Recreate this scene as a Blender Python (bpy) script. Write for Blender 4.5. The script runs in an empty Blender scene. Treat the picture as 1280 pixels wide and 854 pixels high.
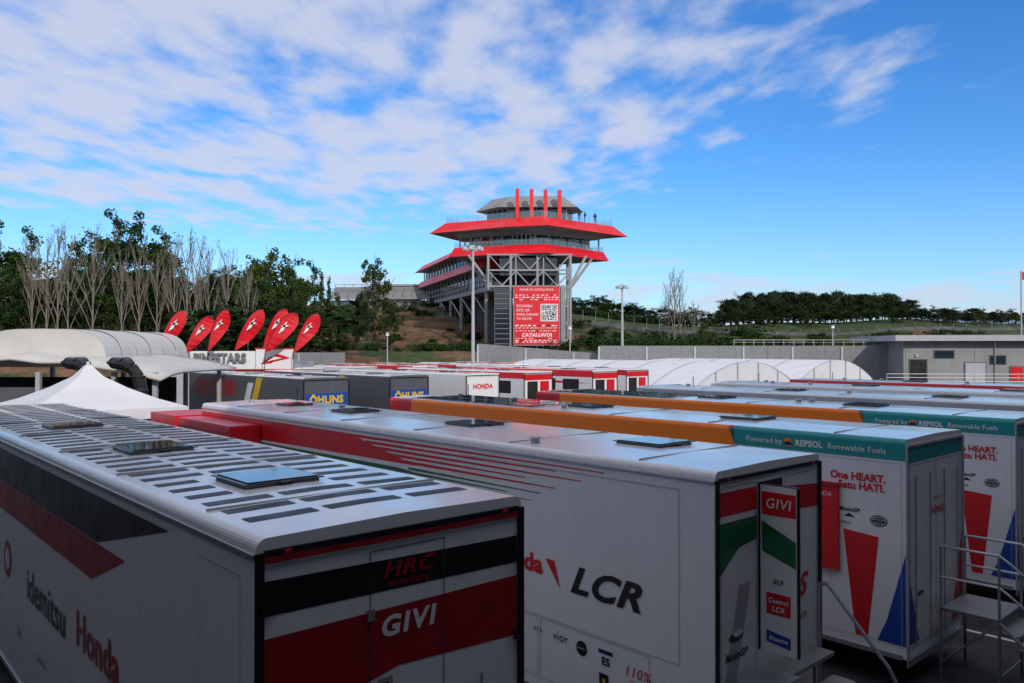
import bpy, math, random
import numpy as np
from mathutils import Vector, Matrix
random.seed(7)
sc = bpy.context.scene
COL = sc.collection
TH = math.radians(42)
CW, SW = math.cos(TH), math.sin(TH)
EYE = 5.43

def wu(w, u):
    return (w*CW - u*SW, w*SW + u*CW)

# ---------------------------------------------------------------- materials
MATS = {}
def mat(name, col, rough=0.5, metal=0.0, var=0.12, scale=3.0, coat=0.0, bump=0.0, stretch=(1,1,1), spec=0.5, alpha=1.0, dirt=0.0):
    if name in MATS: return MATS[name]
    m = bpy.data.materials.new(name); m.use_nodes = True
    nt = m.node_tree; b = nt.nodes['Principled BSDF']
    b.inputs['Metallic'].default_value = metal
    b.inputs['Coat Weight'].default_value = coat
    b.inputs['Coat Roughness'].default_value = 0.08
    b.inputs['Specular IOR Level'].default_value = spec
    b.inputs['Alpha'].default_value = alpha
    geo = nt.nodes.new('ShaderNodeNewGeometry')
    mp = nt.nodes.new('ShaderNodeMapping'); mp.inputs['Scale'].default_value = stretch
    n = nt.nodes.new('ShaderNodeTexNoise'); n.inputs['Scale'].default_value = scale
    n.inputs['Detail'].default_value = 2; n.inputs['Roughness'].default_value = 0.6
    nt.links.new(geo.outputs['Position'], mp.inputs['Vector']); nt.links.new(mp.outputs[0], n.inputs['Vector'])
    r = nt.nodes.new('ShaderNodeMapRange')
    r.inputs['From Min'].default_value = 0.3; r.inputs['From Max'].default_value = 0.7
    r.inputs['To Min'].default_value = 1 - var; r.inputs['To Max'].default_value = 1 + var*0.4
    nt.links.new(n.outputs['Fac'], r.inputs['Value'])
    fac = r.outputs[0]
    if dirt > 0:
        mp2 = nt.nodes.new('ShaderNodeMapping'); mp2.inputs['Scale'].default_value = (9,9,.4)
        n2 = nt.nodes.new('ShaderNodeTexNoise'); n2.inputs['Scale'].default_value = 1; n2.inputs['Detail'].default_value = 2
        nt.links.new(geo.outputs['Position'], mp2.inputs['Vector']); nt.links.new(mp2.outputs[0], n2.inputs['Vector'])
        r3 = nt.nodes.new('ShaderNodeMapRange'); r3.inputs['From Min'].default_value=.5; r3.inputs['From Max'].default_value=.8
        r3.inputs['To Min'].default_value=1; r3.inputs['To Max'].default_value=1-dirt
        nt.links.new(n2.outputs['Fac'], r3.inputs['Value'])
        mu = nt.nodes.new('ShaderNodeMath'); mu.operation='MULTIPLY'; nt.links.new(fac,mu.inputs[0]); nt.links.new(r3.outputs[0],mu.inputs[1]); fac=mu.outputs[0]
    v = nt.nodes.new('ShaderNodeVectorMath'); v.operation = 'SCALE'
    v.inputs[0].default_value = col[:3]
    nt.links.new(fac, v.inputs['Scale'])
    nt.links.new(v.outputs[0], b.inputs['Base Color'])
    r2 = nt.nodes.new('ShaderNodeMapRange')
    r2.inputs['From Min'].default_value = 0.3; r2.inputs['From Max'].default_value = 0.7
    r2.inputs['To Min'].default_value = min(1, rough*1.25); r2.inputs['To Max'].default_value = rough*0.8
    nt.links.new(n.outputs['Fac'], r2.inputs['Value']); nt.links.new(r2.outputs[0], b.inputs['Roughness'])
    if bump > 0:
        bp = nt.nodes.new('ShaderNodeBump'); bp.inputs['Strength'].default_value = bump
        bp.inputs['Distance'].default_value = 0.05
        nt.links.new(n.outputs['Fac'], bp.inputs['Height']); nt.links.new(bp.outputs[0], b.inputs['Normal'])
    MATS[name] = m
    return m

M_WHITE = mat('white_gelcoat', (.80,.795,.79), .25, var=.04, scale=.9, dirt=.05)
M_ROOF = mat('white_roof_panel', (.84,.84,.84), .15, var=.08, scale=1.3)
M_RED = mat('red_paint', (.66,.012,.02), .3, scale=1.5, var=.05)
M_DRED = mat('deep_red_paint', (.34,.008,.016), .3, var=.05)
M_TRED = mat('tower_red', (.72,.010,.018), .4, var=.12, scale=.5)
M_BLACK = mat('black_paint', (.012,.012,.014), .3)
M_GREEN = mat('green_paint', (.012,.14,.055), .3, var=.05)
M_ORANGE = mat('orange_paint', (1.0,.22,.004), .45, var=.03)
M_TEAL = mat('teal_paint', (.01,.30,.29), .35, var=.05)
M_BLUE = mat('blue_paint', (.015,.07,.35), .3, var=.05)
M_DBLUE = mat('navy_paint', (.01,.02,.09), .3)
M_GREY = mat('grey_paint', (.10,.105,.12), .35)
M_MGREY = mat('mid_grey_panel', (.20,.205,.21), .6, dirt=.3)
M_LGREY = mat('light_grey_paint', (.42,.43,.45), .4)
M_YEL = mat('yellow_paint', (.75,.5,.02), .4)
M_TWHITE = mat('white_lettering', (.8,.8,.8), .4, var=.03)
M_SEAM = mat('panel_seam', (.07,.07,.075), .7)
M_FSEAM = mat('faint_seam', (.45,.45,.46), .6)
M_ALU = mat('aluminium', (.55,.56,.58), .35, metal=.8, var=.15)
M_STEEL = mat('galvanised_steel', (.35,.36,.37), .45, metal=.7, var=.2)
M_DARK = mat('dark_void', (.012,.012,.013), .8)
M_RUB = mat('rubber', (.02,.02,.02), .75)
M_GLASS = mat('dark_glass', (.02,.03,.045), .06, var=.05, spec=.8)
M_SKYL = mat('skylight_glass', (.012,.02,.035), .05, var=.05, spec=.9)
M_SLAT = mat('roof_slat_film', (.006,.010,.022), .45, var=.1, spec=.22)
M_CONC = mat('concrete', (.28,.28,.27), .85, var=.25, scale=.6, bump=.15, dirt=.3)
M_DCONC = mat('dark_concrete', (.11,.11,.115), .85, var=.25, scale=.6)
M_TGREY = mat('tower_grey', (.26,.265,.27), .55, var=.15, scale=.5)
M_TLG = mat('tower_soffit', (.32,.31,.31), .6, var=.12, scale=.5)
M_FAB = mat('white_fabric', (.72,.73,.76), .75, var=.08, scale=1.0, bump=.2)
M_CREAM = mat('cream_fabric', (.56,.55,.52), .75, var=.1, scale=.8, bump=.25)
M_BARK = mat('bark', (.085,.07,.055), .9, var=.4, scale=6)
M_PALEBARK = mat('pale_bark', (.22,.19,.16), .9, var=.3, scale=6)
M_CLOTH = mat('dark_cloth', (.03,.03,.045), .9)
M_BLUEG = mat('balustrade_glass', (.25,.45,.5), .1, var=.05, spec=.8, alpha=.3)

# ---------------------------------------------------------------- mesh builder
class MB:
    def __init__(s): s.v=[]; s.f=[]; s.m=[]; s.mats=[]
    def mi(s, m):
        if m not in s.mats: s.mats.append(m)
        return s.mats.index(m)
    def poly(s, pts, m):
        k=len(s.v); s.v += [tuple(p) for p in pts]; s.f.append(tuple(range(k,k+len(pts)))); s.m.append(s.mi(m))
    def box(s, x0,x1,y0,y1,z0,z1,m, top=None):
        k=len(s.v)
        s.v += [(x0,y0,z0),(x1,y0,z0),(x1,y1,z0),(x0,y1,z0),(x0,y0,z1),(x1,y0,z1),(x1,y1,z1),(x0,y1,z1)]
        fs=[(0,3,2,1),(4,5,6,7),(0,1,5,4),(1,2,6,5),(2,3,7,6),(3,0,4,7)]
        for i,f in enumerate(fs):
            s.f.append(tuple(k+j for j in f)); s.m.append(s.mi(top if (top and i==1) else m))
    def prism(s, lo, hi, m, mtop=None, mbot=None):
        n=len(lo); k=len(s.v); s.v += [tuple(p) for p in lo]+[tuple(p) for p in hi]
        s.f.append(tuple(k+n-1-i for i in range(n))); s.m.append(s.mi(mbot or m))
        s.f.append(tuple(k+n+i for i in range(n))); s.m.append(s.mi(mtop or m))
        for i in range(n):
            j=(i+1)%n
            s.f.append((k+i,k+j,k+n+j,k+n+i)); s.m.append(s.mi(m))
    def cyl(s, p0,p1,r0,m,r1=None,seg=8,caps=True):
        if r1 is None: r1=r0
        p0=Vector(p0); p1=Vector(p1); d=(p1-p0)
        if d.length<1e-6: return
        q=d.to_track_quat('Z','Y'); k=len(s.v); mi=s.mi(m)
        for p,r in((p0,r0),(p1,r1)):
            for i in range(seg):
                a=2*math.pi*i/seg
                s.v.append(tuple(p+q@Vector((r*math.cos(a),r*math.sin(a),0))))
        for i in range(seg):
            j=(i+1)%seg; s.f.append((k+i,k+j,k+seg+j,k+seg+i)); s.m.append(mi)
        if caps:
            s.f.append(tuple(k+seg-1-i for i in range(seg))); s.m.append(mi)
            s.f.append(tuple(k+seg+i for i in range(seg))); s.m.append(mi)
    def tube(s, pts, r, m, seg=6):
        for a,b in zip(pts[:-1],pts[1:]): s.cyl(a,b,r,m,seg=seg)
    def build(s, name, parent=None, smooth=False, bevel=0, loc=None, rot=0):
        me=bpy.data.meshes.new(name); me.from_pydata(s.v,[],s.f)
        for m in s.mats: me.materials.append(m)
        me.polygons.foreach_set('material_index', s.m)
        if smooth: me.polygons.foreach_set('use_smooth',[True]*len(s.f))
        me.update()
        o=bpy.data.objects.new(name,me); COL.objects.link(o)
        if parent: o.parent=parent
        if loc: o.location=loc
        o.rotation_euler[2]=rot
        if bevel:
            b=o.modifiers.new('bevel','BEVEL'); b.width=bevel; b.segments=2; b.limit_method='ANGLE'; b.angle_limit=math.radians(50)
        return o

def empty(name, loc=(0,0,0), rot=0.0):
    e=bpy.data.objects.new(name,None); COL.objects.link(e); e.location=loc; e.rotation_euler[2]=rot
    e.empty_display_size=.3
    return e

def text(parent, body, right, up, loc, size, m, name='lettering', shear=0, bold=0, sx=1, align='CENTER', ext=0.0, sp=1.06):
    c=bpy.data.curves.new(name,'FONT'); c.body=body; c.size=size; c.shear=shear; c.offset=bold
    c.align_x=align; c.align_y='CENTER'; c.resolution_u=3; c.extrude=ext; c.space_character=sp
    c.materials.append(m)
    o=bpy.data.objects.new(name,c); COL.objects.link(o); o.parent=parent
    r=Vector(right); u=Vector(up); n=r.cross(u)
    M=Matrix((( r.x*sx,u.x,n.x,loc[0]),(r.y*sx,u.y,n.y,loc[1]),(r.z*sx,u.z,n.z,loc[2]),(0,0,0,1)))
    o.matrix_local=M
    return o

# ---------------------------------------------------------------- camera
cam=bpy.data.cameras.new('camera'); cam.lens=27.8; cam.sensor_width=36; cam.clip_end=9000; cam.clip_start=.05
co=bpy.data.objects.new('camera',cam); COL.objects.link(co)
co.location=(0,0,EYE); co.rotation_euler=(math.radians(90.52),0,0); sc.camera=co

# ---------------------------------------------------------------- sun + sky
EL=math.radians(28); AZ=math.radians(156)
S=Vector((math.sin(AZ)*math.cos(EL), math.cos(AZ)*math.cos(EL), math.sin(EL)))
sl=bpy.data.lights.new('sun','SUN'); sl.energy=2.5; sl.angle=math.radians(.6); sl.color=(1,.94,.86)
so=bpy.data.objects.new('sun',sl); COL.objects.link(so); so.rotation_euler=(-S).to_track_quat('-Z','Y').to_euler(); so.location=(0,-20,40)

w=bpy.data.worlds.new('World'); sc.world=w; w.use_nodes=True
nt=w.node_tree; N=nt.nodes; L=nt.links
bg=N['Background']
sky=N.new('ShaderNodeTexSky'); sky.sky_type='NISHITA'; sky.sun_disc=False; sky.sun_elevation=EL; sky.sun_rotation=AZ
sky.air_density=1.0; sky.dust_density=.3; sky.ozone_density=2.0
def math_(op,a,b=None,c=None,clamp=False):
    n=N.new('ShaderNodeMath'); n.operation=op; n.use_clamp=clamp
    for i,x in enumerate((a,b,c)):
        if x is None: continue
        if isinstance(x,(int,float)): n.inputs[i].default_value=x
        else: L.new(x,n.inputs[i])
    return n.outputs[0]
def sstep(v,a,b,t0=0,t1=1):
    n=N.new('ShaderNodeMapRange'); n.interpolation_type='SMOOTHSTEP'
    n.inputs['From Min'].default_value=a; n.inputs['From Max'].default_value=b
    n.inputs['To Min'].default_value=t0; n.inputs['To Max'].default_value=t1
    L.new(v,n.inputs['Value']); return n.outputs[0]
def mixc(f,a,b_):
    n=N.new('ShaderNodeMix'); n.data_type='RGBA'
    L.new(f,n.inputs['Factor'])
    for k,x in (('A',a),('B',b_)):
        if isinstance(x,tuple): n.inputs[k].default_value=x
        else: L.new(x,n.inputs[k])
    return n.outputs['Result']
tc=N.new('ShaderNodeTexCoord'); sp=N.new('ShaderNodeSeparateXYZ'); L.new(tc.outputs['Generated'],sp.inputs[0])
X,Y,Z=sp.outputs
zc=math_('MAXIMUM',Z,.03)
PX=math_('DIVIDE',X,zc); PY=math_('DIVIDE',Y,zc)
cb=N.new('ShaderNodeCombineXYZ'); L.new(PX,cb.inputs[0]); L.new(PY,cb.inputs[1])
def noise(vec,scale,detail=8,rough=.6,dist=0,off=(0,0,0),sc3=(1,1,1),rz=0):
    mp=N.new('ShaderNodeMapping'); mp.inputs['Location'].default_value=off; mp.inputs['Scale'].default_value=sc3; mp.inputs['Rotation'].default_value=(0,0,rz)
    L.new(vec,mp.inputs['Vector'])
    n=N.new('ShaderNodeTexNoise'); n.inputs['Scale'].default_value=scale; n.inputs['Detail'].default_value=detail
    n.inputs['Roughness'].default_value=rough; n.inputs['Distortion'].default_value=dist
    L.new(mp.outputs[0],n.inputs['Vector']); return n.outputs['Fac']
n1=noise(cb.outputs[0],3.6,6,.52,.1,(3.1,1.7,0),(1,.55,1),.25)
n2=noise(cb.outputs[0],1.0,2,.5,.3,(5.3,2.2,0),(1,.8,1))
e1=math_('DIVIDE',math_('ADD',PX,1.6),3.0); e2=math_('DIVIDE',math_('SUBTRACT',PY,2.6),4.3)
e=math_('ADD',math_('MULTIPLY',e1,e1),math_('MULTIPLY',e2,e2))
cov=sstep(e,1.7,.1)
back_fill=math_('MAXIMUM',sstep(Y,.05,-.3),sstep(Z,.45,.62))  # cloud cover added behind and overhead, outside the frame, as fill light
cov=math_('MAXIMUM',cov,back_fill)
val=math_('ADD',math_('ADD',math_('MULTIPLY',n1,.66),math_('MULTIPLY',n2,.34)),math_('MULTIPLY',cov,.28))
f1=sstep(val,.615,.845)
f1=math_('MULTIPLY',f1,.86)
azc=N.new('ShaderNodeCombineXYZ')
L.new(math_('MULTIPLY',X,6),azc.inputs[0]); L.new(math_('MULTIPLY',Z,34),azc.inputs[1]); L.new(math_('MULTIPLY',Y,6),azc.inputs[2])
n3=noise(azc.outputs[0],1.15,5,.55,.3,(2.0,.4,1.0))
band=math_('MULTIPLY',sstep(Z,.15,.05),sstep(Z,-.02,.03))
f2=sstep(math_('ADD',n3,math_('MULTIPLY',band,.28)),.63,.84)
f2=math_('MULTIPLY',math_('MULTIPLY',f2,.75),sstep(Z,.17,.10))
fac=math_('MAXIMUM',f1,f2)
hs=N.new('ShaderNodeHueSaturation'); hs.inputs['Saturation'].default_value=1.32; L.new(sky.outputs[0],hs.inputs['Color'])
sca=N.new('ShaderNodeVectorMath'); sca.operation='MULTIPLY'; sca.inputs[1].default_value=(.095,.13,.172)
L.new(hs.outputs[0],sca.inputs[0])
hz=math_('MULTIPLY',sstep(Z,.22,.0),.35)
skyc=mixc(hz,sca.outputs[0],(.34,.56,.88,1))
cloudc=mixc(back_fill,(.63,.67,.81,1),(.92,.88,.86,1))  # out-of-frame clouds made brighter to lift the shaded whites
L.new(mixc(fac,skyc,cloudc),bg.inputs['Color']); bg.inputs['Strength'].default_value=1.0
w.cycles.sampling_method='MANUAL'; w.cycles.sample_map_resolution=512

# ---------------------------------------------------------------- terrain
def ss(a,b,x):
    t=max(0,min(1,(x-a)/(b-a))); return t*t*(3-2*t)
def hgt(x,y):
    A=8.5+( 5.2-8.5)*ss(-5,25,x)
    z=ss(90,106,y)*5.2 + ss(116,152,y)*A
    z+= ss(95,130,y)*(math.sin(x*.09+y*.05)*.5+math.sin(x*.23-y*.11+1)*.25)
    z-= ss(300,900,y)*6
    z+= ss(-25,-60,x)*ss(85,100,y)*1.0
    return z
xs=[-4000,-1500,-600]+list(range(-300,301,5))+[600,1500,4000]
ys=[-1500,-300,-60,0,40,80]+[86+i*2.5 for i in range(50)]+[220,260,320,420,600,900,1500,4000]
V=[(x,y,hgt(x,y)) for y in ys for x in xs]; nx=len(xs)
F=[(j*nx+i,j*nx+i+1,(j+1)*nx+i+1,(j+1)*nx+i) for j in range(len(ys)-1) for i in range(nx-1)]
me=bpy.data.meshes.new('ground'); me.from_pydata(V,[],F); me.polygons.foreach_set('use_smooth',[True]*len(F))
g=bpy.data.objects.new('ground',me); COL.objects.link(g)
m=bpy.data.materials.new('grass_and_earth'); m.use_nodes=True; t=m.node_tree; b=t.nodes['Principled BSDF']; b.inputs['Roughness'].default_value=.95
geo=t.nodes.new('ShaderNodeNewGeometry')
def tn(scale,det=4):
    n=t.nodes.new('ShaderNodeTexNoise'); n.inputs['Scale'].default_value=scale; n.inputs['Detail'].default_value=det; n.inputs['Roughness'].default_value=.65
    t.links.new(geo.outputs['Position'],n.inputs['Vector']); return n.outputs['Fac']
a=tn(.07); c=tn(1.2,3); d=tn(.35)
sx_=t.nodes.new('ShaderNodeSeparateXYZ'); t.links.new(geo.outputs['Position'],sx_.inputs[0])
mr=t.nodes.new('ShaderNodeMapRange'); mr.interpolation_type='SMOOTHSTEP'; mr.inputs['From Min'].default_value=-6; mr.inputs['From Max'].default_value=14
mr.inputs['To Min'].default_value=-.045; mr.inputs['To Max'].default_value=.12; t.links.new(sx_.outputs[0],mr.inputs['Value'])
ad=t.nodes.new('ShaderNodeMath'); ad.operation='ADD'; t.links.new(a,ad.inputs[0]); t.links.new(mr.outputs[0],ad.inputs[1])
r=t.nodes.new('ShaderNodeValToRGB'); r.color_ramp.elements[0].position=.46; r.color_ramp.elements[0].color=(.17,.10,.06,1)
r.color_ramp.elements[1].position=.53; r.color_ramp.elements[1].color=(.04,.072,.016,1); t.links.new(ad.outputs[0],r.inputs[0])
r2=t.nodes.new('ShaderNodeValToRGB'); r2.color_ramp.elements[0].position=.35; r2.color_ramp.elements[0].color=(.35,.38,.3,1)
r2.color_ramp.elements[1].position=.65; r2.color_ramp.elements[1].color=(1.2,1.1,1.0,1); t.links.new(d,r2.inputs[0])
mm=t.nodes.new('ShaderNodeMix'); mm.data_type='RGBA'; mm.blend_type='MULTIPLY'; mm.inputs['Factor'].default_value=1
t.links.new(r.outputs[0],mm.inputs['A']); t.links.new(r2.outputs[0],mm.inputs['B']); t.links.new(mm.outputs['Result'],b.inputs['Base Color'])
bp=t.nodes.new('ShaderNodeBump'); bp.inputs['Distance'].default_value=.4; bp.inputs['Strength'].default_value=.8; t.links.new(c,bp.inputs['Height']); t.links.new(bp.outputs[0],b.inputs['Normal'])
me.materials.append(m)

M_ASPH=mat('asphalt',(.05,.05,.052),.9,var=.3,scale=1.5,bump=.3)
mb=MB(); mb.box(-150,150,-60,85,-.2,.006,M_ASPH); mb.build('paddock_pavement')
mb=MB()
for i in range(12):
    x0,y0=wu(2+i*5.2-.9,1); x1,y1=wu(2+i*5.2-.8,1); x2,y2=wu(2+i*5.2-.8,22); x3,y3=wu(2+i*5.2-.9,22)
    mb.poly([(x0,y0,.010),(x1,y1,.010),(x2,y2,.010),(x3,y3,.010)],M_TWHITE)
mb.build('parking_bay_markings')

# ---------------------------------------------------------------- trailers
def trailer(w0,u0,Ln,W=2.5,H=4.0,name='race_transporter_trailer',body=None,zb=.55,roof=None,hatches=(),roofgear=True,frame=None,hi=False,rail=True):
    body=body or M_WHITE; roof=roof or M_ROOF; frame=frame or M_BLACK
    x,y=wu(w0,u0); E=empty(name,(x,y,0),TH)
    mb=MB(); r=.09; prof=[(0,zb),(0,H-r)]
    for i in range(1,6):
        a=math.pi/2*i/6; prof.append((r-r*math.cos(a),H-r+r*math.sin(a)))
    prof.append((r,H)); camber=.02
    prof += [(W*.5,H+camber)]
    prof.append((W-r,H))
    for i in range(1,6):
        a=math.pi/2*i/6; prof.append((W-r+r*math.sin(a),H-r+r*math.cos(a)))
    prof += [(W,H-r),(W,zb)]
    k=len(prof); bi=mb.mi(body); ri=mb.mi(roof)
    mb.v=[(p[0],0,p[1]) for p in prof]+[(p[0],Ln,p[1]) for p in prof]
    for i in range(k):
        j=(i+1)%k; mb.f.append((i,i+k,j+k,j)); mb.m.append(ri if (prof[i][1]>H-.03 and prof[j][1]>H-.03) else bi)
    mb.f.append(tuple(range(k))); mb.m.append(bi)
    mb.f.append(tuple(range(2*k-1,k-1,-1))); mb.m.append(bi)
    mb.build('body',E)
    mb=MB(); mb.box(.25,W-.25,.1,Ln-.1,.4,zb-.003,M_DARK)
    for yy in (2.6,3.9,5.2):
        for xx in (.05,W-.35):
            mb.cyl((xx,yy,.5),(xx+.3,yy,.5),.5,M_RUB,seg=16); mb.cyl((xx-.004,yy,.5),(xx+.304,yy,.5),.27,M_ALU,seg=12)
    for xx in (.4,W-.5): mb.box(xx,xx+.12,Ln-3,Ln-2.88,.006,zb-.01,M_STEEL)
    mb.build('running_gear',E)
    mb=MB()
    mb.box(-.012,.055,-.03,-.002,zb,H-.10,frame); mb.box(W-.055,W+.012,-.03,-.002,zb,H-.10,frame)
    mb.box(.058,W-.058,-.028,-.002,H-.13,H-.085,frame)
    mb.box(.0,W,-.03,-.002,zb-.12,zb-.004,M_ALU)
    if rail: mb.box(-.022,-.002,0.0,Ln,H-.135,H-.105,M_ALU if hi else body)
    mb.box(-.018,-.002,0.05,Ln,zb-.02,zb+.06,M_ALU)
    for yy in np.arange(1.2,Ln,2.5):
        mb.box(r+.02,W-r-.02,yy,yy+.012,H-.01,H+.0222,M_FSEAM)
    for xx in (.2,W-.26): mb.box(xx,xx+.06,-.04,-.031,H-.125,H-.095,M_RED)
    mb.build('frame_and_trim',E,bevel=.004)
    if hatches:
        mb=MB()
        for (hx,hy,hw,hl) in hatches:
            mb.box(hx+.02,hx+hw-.02,hy+.02,hy+hl-.02,H+.0,H+.045,M_LGREY)
            mb.box(hx-.02,hx+hw+.02,hy-.02,hy+hl+.02,H+.046,H+.058,M_BLACK)
            mb.box(hx+.03,hx+hw-.03,hy+.03,hy+hl-.03,H+.059,H+.07,M_SKYL)
            mb.box(hx+hw*.5-.06,hx+hw*.5+.06,hy-.045,hy-.021,H+.02,H+.055,M_BLACK)
        mb.build('roof_hatches',E,bevel=.006)
    if roofgear:
        mb=MB(); rr=random.Random(int(w0*10+u0))
        for i in range(3):
            yy=rr.uniform(3,Ln-1); xx=rr.uniform(.4,W-.6)
            mb.cyl((xx,yy,H+.01),(xx,yy,H+.08),.07,M_LGREY,seg=12); mb.cyl((xx,yy,H+.08),(xx,yy,H+.10),.10,M_LGREY,r1=.08,seg=12)
        mb.cyl((W-.3,Ln-1,H),(W-.3,Ln-1,H+.35),.015,M_BLACK)
        mb.build('roof_vents',E)
    return E
SR=((0,-1,0),(0,0,1)); RR=((1,0,0),(0,0,1))
class Livery:
    def __init__(s,E): s.E=E; s.mb=MB()
    def side(s,pts,m,off=.004): s.mb.poly([(-off,y,z) for y,z in (pts)],m)
    def rear(s,pts,m,off=.004): s.mb.poly([(x,-off,z) for x,z in pts],m)
    def edge(s,y0,y1,z0,m,H=4.0,r=.09,slant=0.0,nmax=5):
        # band that wraps over the rounded roof edge
        o=.004; P=[(-o,z0),(-o,H-r)]
        for i in range(1,nmax+1):
            a=math.pi/2*i/6; P.append((r-(r+o)*math.cos(a),H-r+(r+o)*math.sin(a)))
        for (x0,za),(x1,zb_) in zip(P[:-1],P[1:]):
            ya=y1+slant*(za-z0); yb=y1+slant*(zb_-z0)
            s.mb.poly([(x0,y0,za),(x0,ya,za),(x1,yb,zb_),(x1,y0,zb_)],m)
    def sline(s,y0,y1,z0,z1,m=None,t=.007,off=.009):
        m=m or M_SEAM
        for a in((y0,y0+t,z0,z1),(y1-t,y1,z0,z1),(y0+t,y1-t,z1-t,z1),(y0+t,y1-t,z0,z0+t)):
            s.side([(a[0],a[2]),(a[1],a[2]),(a[1],a[3]),(a[0],a[3])],m,off)
    def rline(s,y0,y1,z0,z1,m=None,t=.007,off=.009):
        m=m or M_SEAM
        for a in((y0,y0+t,z0,z1),(y1-t,y1,z0,z1),(y0+t,y1-t,z1-t,z1),(y0+t,y1-t,z0,z0+t)):
            s.rear([(a[0],a[2]),(a[1],a[2]),(a[1],a[3]),(a[0],a[3])],m,off)
    def ts(s,body,y,z,size,m,**k): return text(s.E,body,*SR,(-.011,y,z),size,m,**k)
    def tr(s,body,x,z,size,m,off=.011,**k): return text(s.E,body,*RR,(x,-off,z),size,m,**k)
    def ellipse(s,y,z,ry,rz,m,off=.006,rear=False):
        p=[(y+ry*math.cos(a*math.pi/12),z+rz*math.sin(a*math.pi/12)) for a in range(24)]
        (s.rear if rear else s.side)(p,m,off)
    def done(s): s.mb.build('livery',s.E)

# --- trailer 1 (front, slatted roof)
E=trailer(2.40,5.37,16.8,W=2.55,H=4.08,hi=True,frame=M_BLACK,hatches=((.75,1.9,.8,.8),(.7,5.2,.8,.9),(.7,9.4,.8,.9)),roofgear=False)
l=Livery(E)
l.side([(1.75,3.84),(4.0,3.34),(16.8,3.34),(16.8,3.84)],M_BLACK)
l.side([(3.0,3.33),(4.2,2.90),(16.8,2.90),(16.8,3.33)],M_DRED)
l.ts('idemitsu',6.4,2.12,.60,M_BLACK,bold=.008); l.ts('Honda',4.0,2.2,.58,M_DRED,bold=.014)
l.ts('LCR',1.6,2.2,.5,M_BLACK,bold=.02,shear=.3,sx=1.25)
l.ellipse(8.9,2.2,.28,.28,M_DRED); l.ellipse(8.9,2.2,.17,.17,M_WHITE,.008)
l.sline(.25,1.05,.8,3.78,M_FSEAM); l.sline(1.2,16,.75,1.5,M_FSEAM)
for i,yy in enumerate((3,4.2,5.4,6.6,8)): l.ts(('ES','vior','110%','Castrol','GIVI')[i],yy,1.3,.16,M_BLACK)
l.rear([(.06,3.945),(2.49,3.945),(2.49,3.90),(.06,3.90)][::-1],M_DRED,.031)
l.rear([(.06,3.52),(2.49,3.48),(2.49,3.72),(.06,3.77)],M_BLACK)
l.rear([(.06,2.2),(.2,2.2),(.55,2.74),(1.2,2.88),(2.49,2.82),(2.49,3.36),(.06,3.36)],M_DRED)
l.rear([(1.6,2.1),(2.49,1.8),(2.49,2.35),(1.9,2.45)],M_DRED)
l.rline(.93,1.66,.7,3.84,M_SEAM,.009)
l.tr('HRC',1.29,3.66,.17,M_DRED,bold=.006,shear=.25,sx=1.3,sp=1.15); l.tr('Honda Racing',1.29,3.55,.07,M_DRED,bold=.002,shear=.2)
l.tr('GIVI',1.29,3.21,.22,M_TWHITE,bold=.008,shear=.15,sp=1.18,sx=1.15)
l.rear([(1.0,2.62),(1.14,2.62),(1.14,2.82),(1.0,2.82)],M_ALU,.014); l.rear([(1.04,2.65),(1.1,2.65),(1.1,2.78),(1.04,2.78)],M_BLACK,.017)
l.done()
mb=MB(); H1=4.08
y=.55
while y<16.2:
    blocked=any(hy-.15<y<hy+hl+.1 for (hy,hl) in ((1.9,.8),(5.2,.9),(9.4,.9)))
    cols=((.2,.6),(1.65,2.3)) if blocked else ((.2,.8),(.9,1.62),(1.74,2.36))
    for a,bb in cols:
        z0=H1+.02*(1-abs(a-1.275)/1.2)+.004; z1=H1+.02*(1-abs(bb-1.275)/1.2)+.004
        if a<1.275<bb:
            mb.poly([(a,y,z0),(1.275,y,H1+.024),(1.275,y+.17,H1+.024),(a,y+.17,z0)],M_SLAT); mb.poly([(1.275,y,H1+.024),(bb,y,z1),(bb,y+.17,z1),(1.275,y+.17,H1+.024)],M_SLAT)
        else: mb.poly([(a,y,z0),(bb,y,z1),(bb,y+.17,z1),(a,y+.17,z0)],M_SLAT)
    y+=.42
mb.build('roof_slats',E)
mb=MB()
for hz_ in (1.0,1.9,2.8,3.55):
    for hx in (.02,2.42): mb.box(hx,hx+.11,-.05,-.031,hz_,hz_+.07,M_BLACK)
for hz_ in (1.1,2.2,3.3): mb.box(.90,.96,-.035,-.012,hz_,hz_+.09,M_ALU)
for xx in (.45,2.05): mb.cyl((xx,-.03,.6),(xx,-.03,2.6),.012,M_ALU,seg=6)
mb.build('door_hardware',E)

# --- trailer 2 (open rear door)
E=trailer(7.88,5.24,15.7,W=2.5,hi=True,hatches=((1.2,1.7,.8,.85),(1.1,5.8,.8,.85),(1.0,9.9,.8,.85),(1.0,12.8,.7,.7)))
l=Livery(E)
l.side([(6.0,3.42),(15.7,3.30),(15.7,3.80),(8.2,3.80)],M_RED)
for i,(a,b_,z) in enumerate(((1.7,8.3,3.80),(2.6,7.6,3.72),(2.1,7.2,3.64),(3.2,6.9,3.56),(2.6,6.4,3.48))):
    l.side([(a,z-.012),(b_,z-.055),(b_,z-.0),(a,z)],M_RED,.005)
l.side([(5.6,3.27),(15.7,3.14),(15.7,3.26),(6.5,3.33)],M_GREEN)
for i,(a,b_,z) in enumerate(((2.9,6.2,3.37),(3.6,6.0,3.30),(3.1,6.0,3.24))):
    l.side([(a,z-.01),(b_,z-.04),(b_,z-.0),(a,z)],M_GREEN,.005)
l.ts('LCR',1.72,2.26,.50,M_BLACK,bold=.016,shear=.35,sx=1.3)
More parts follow.
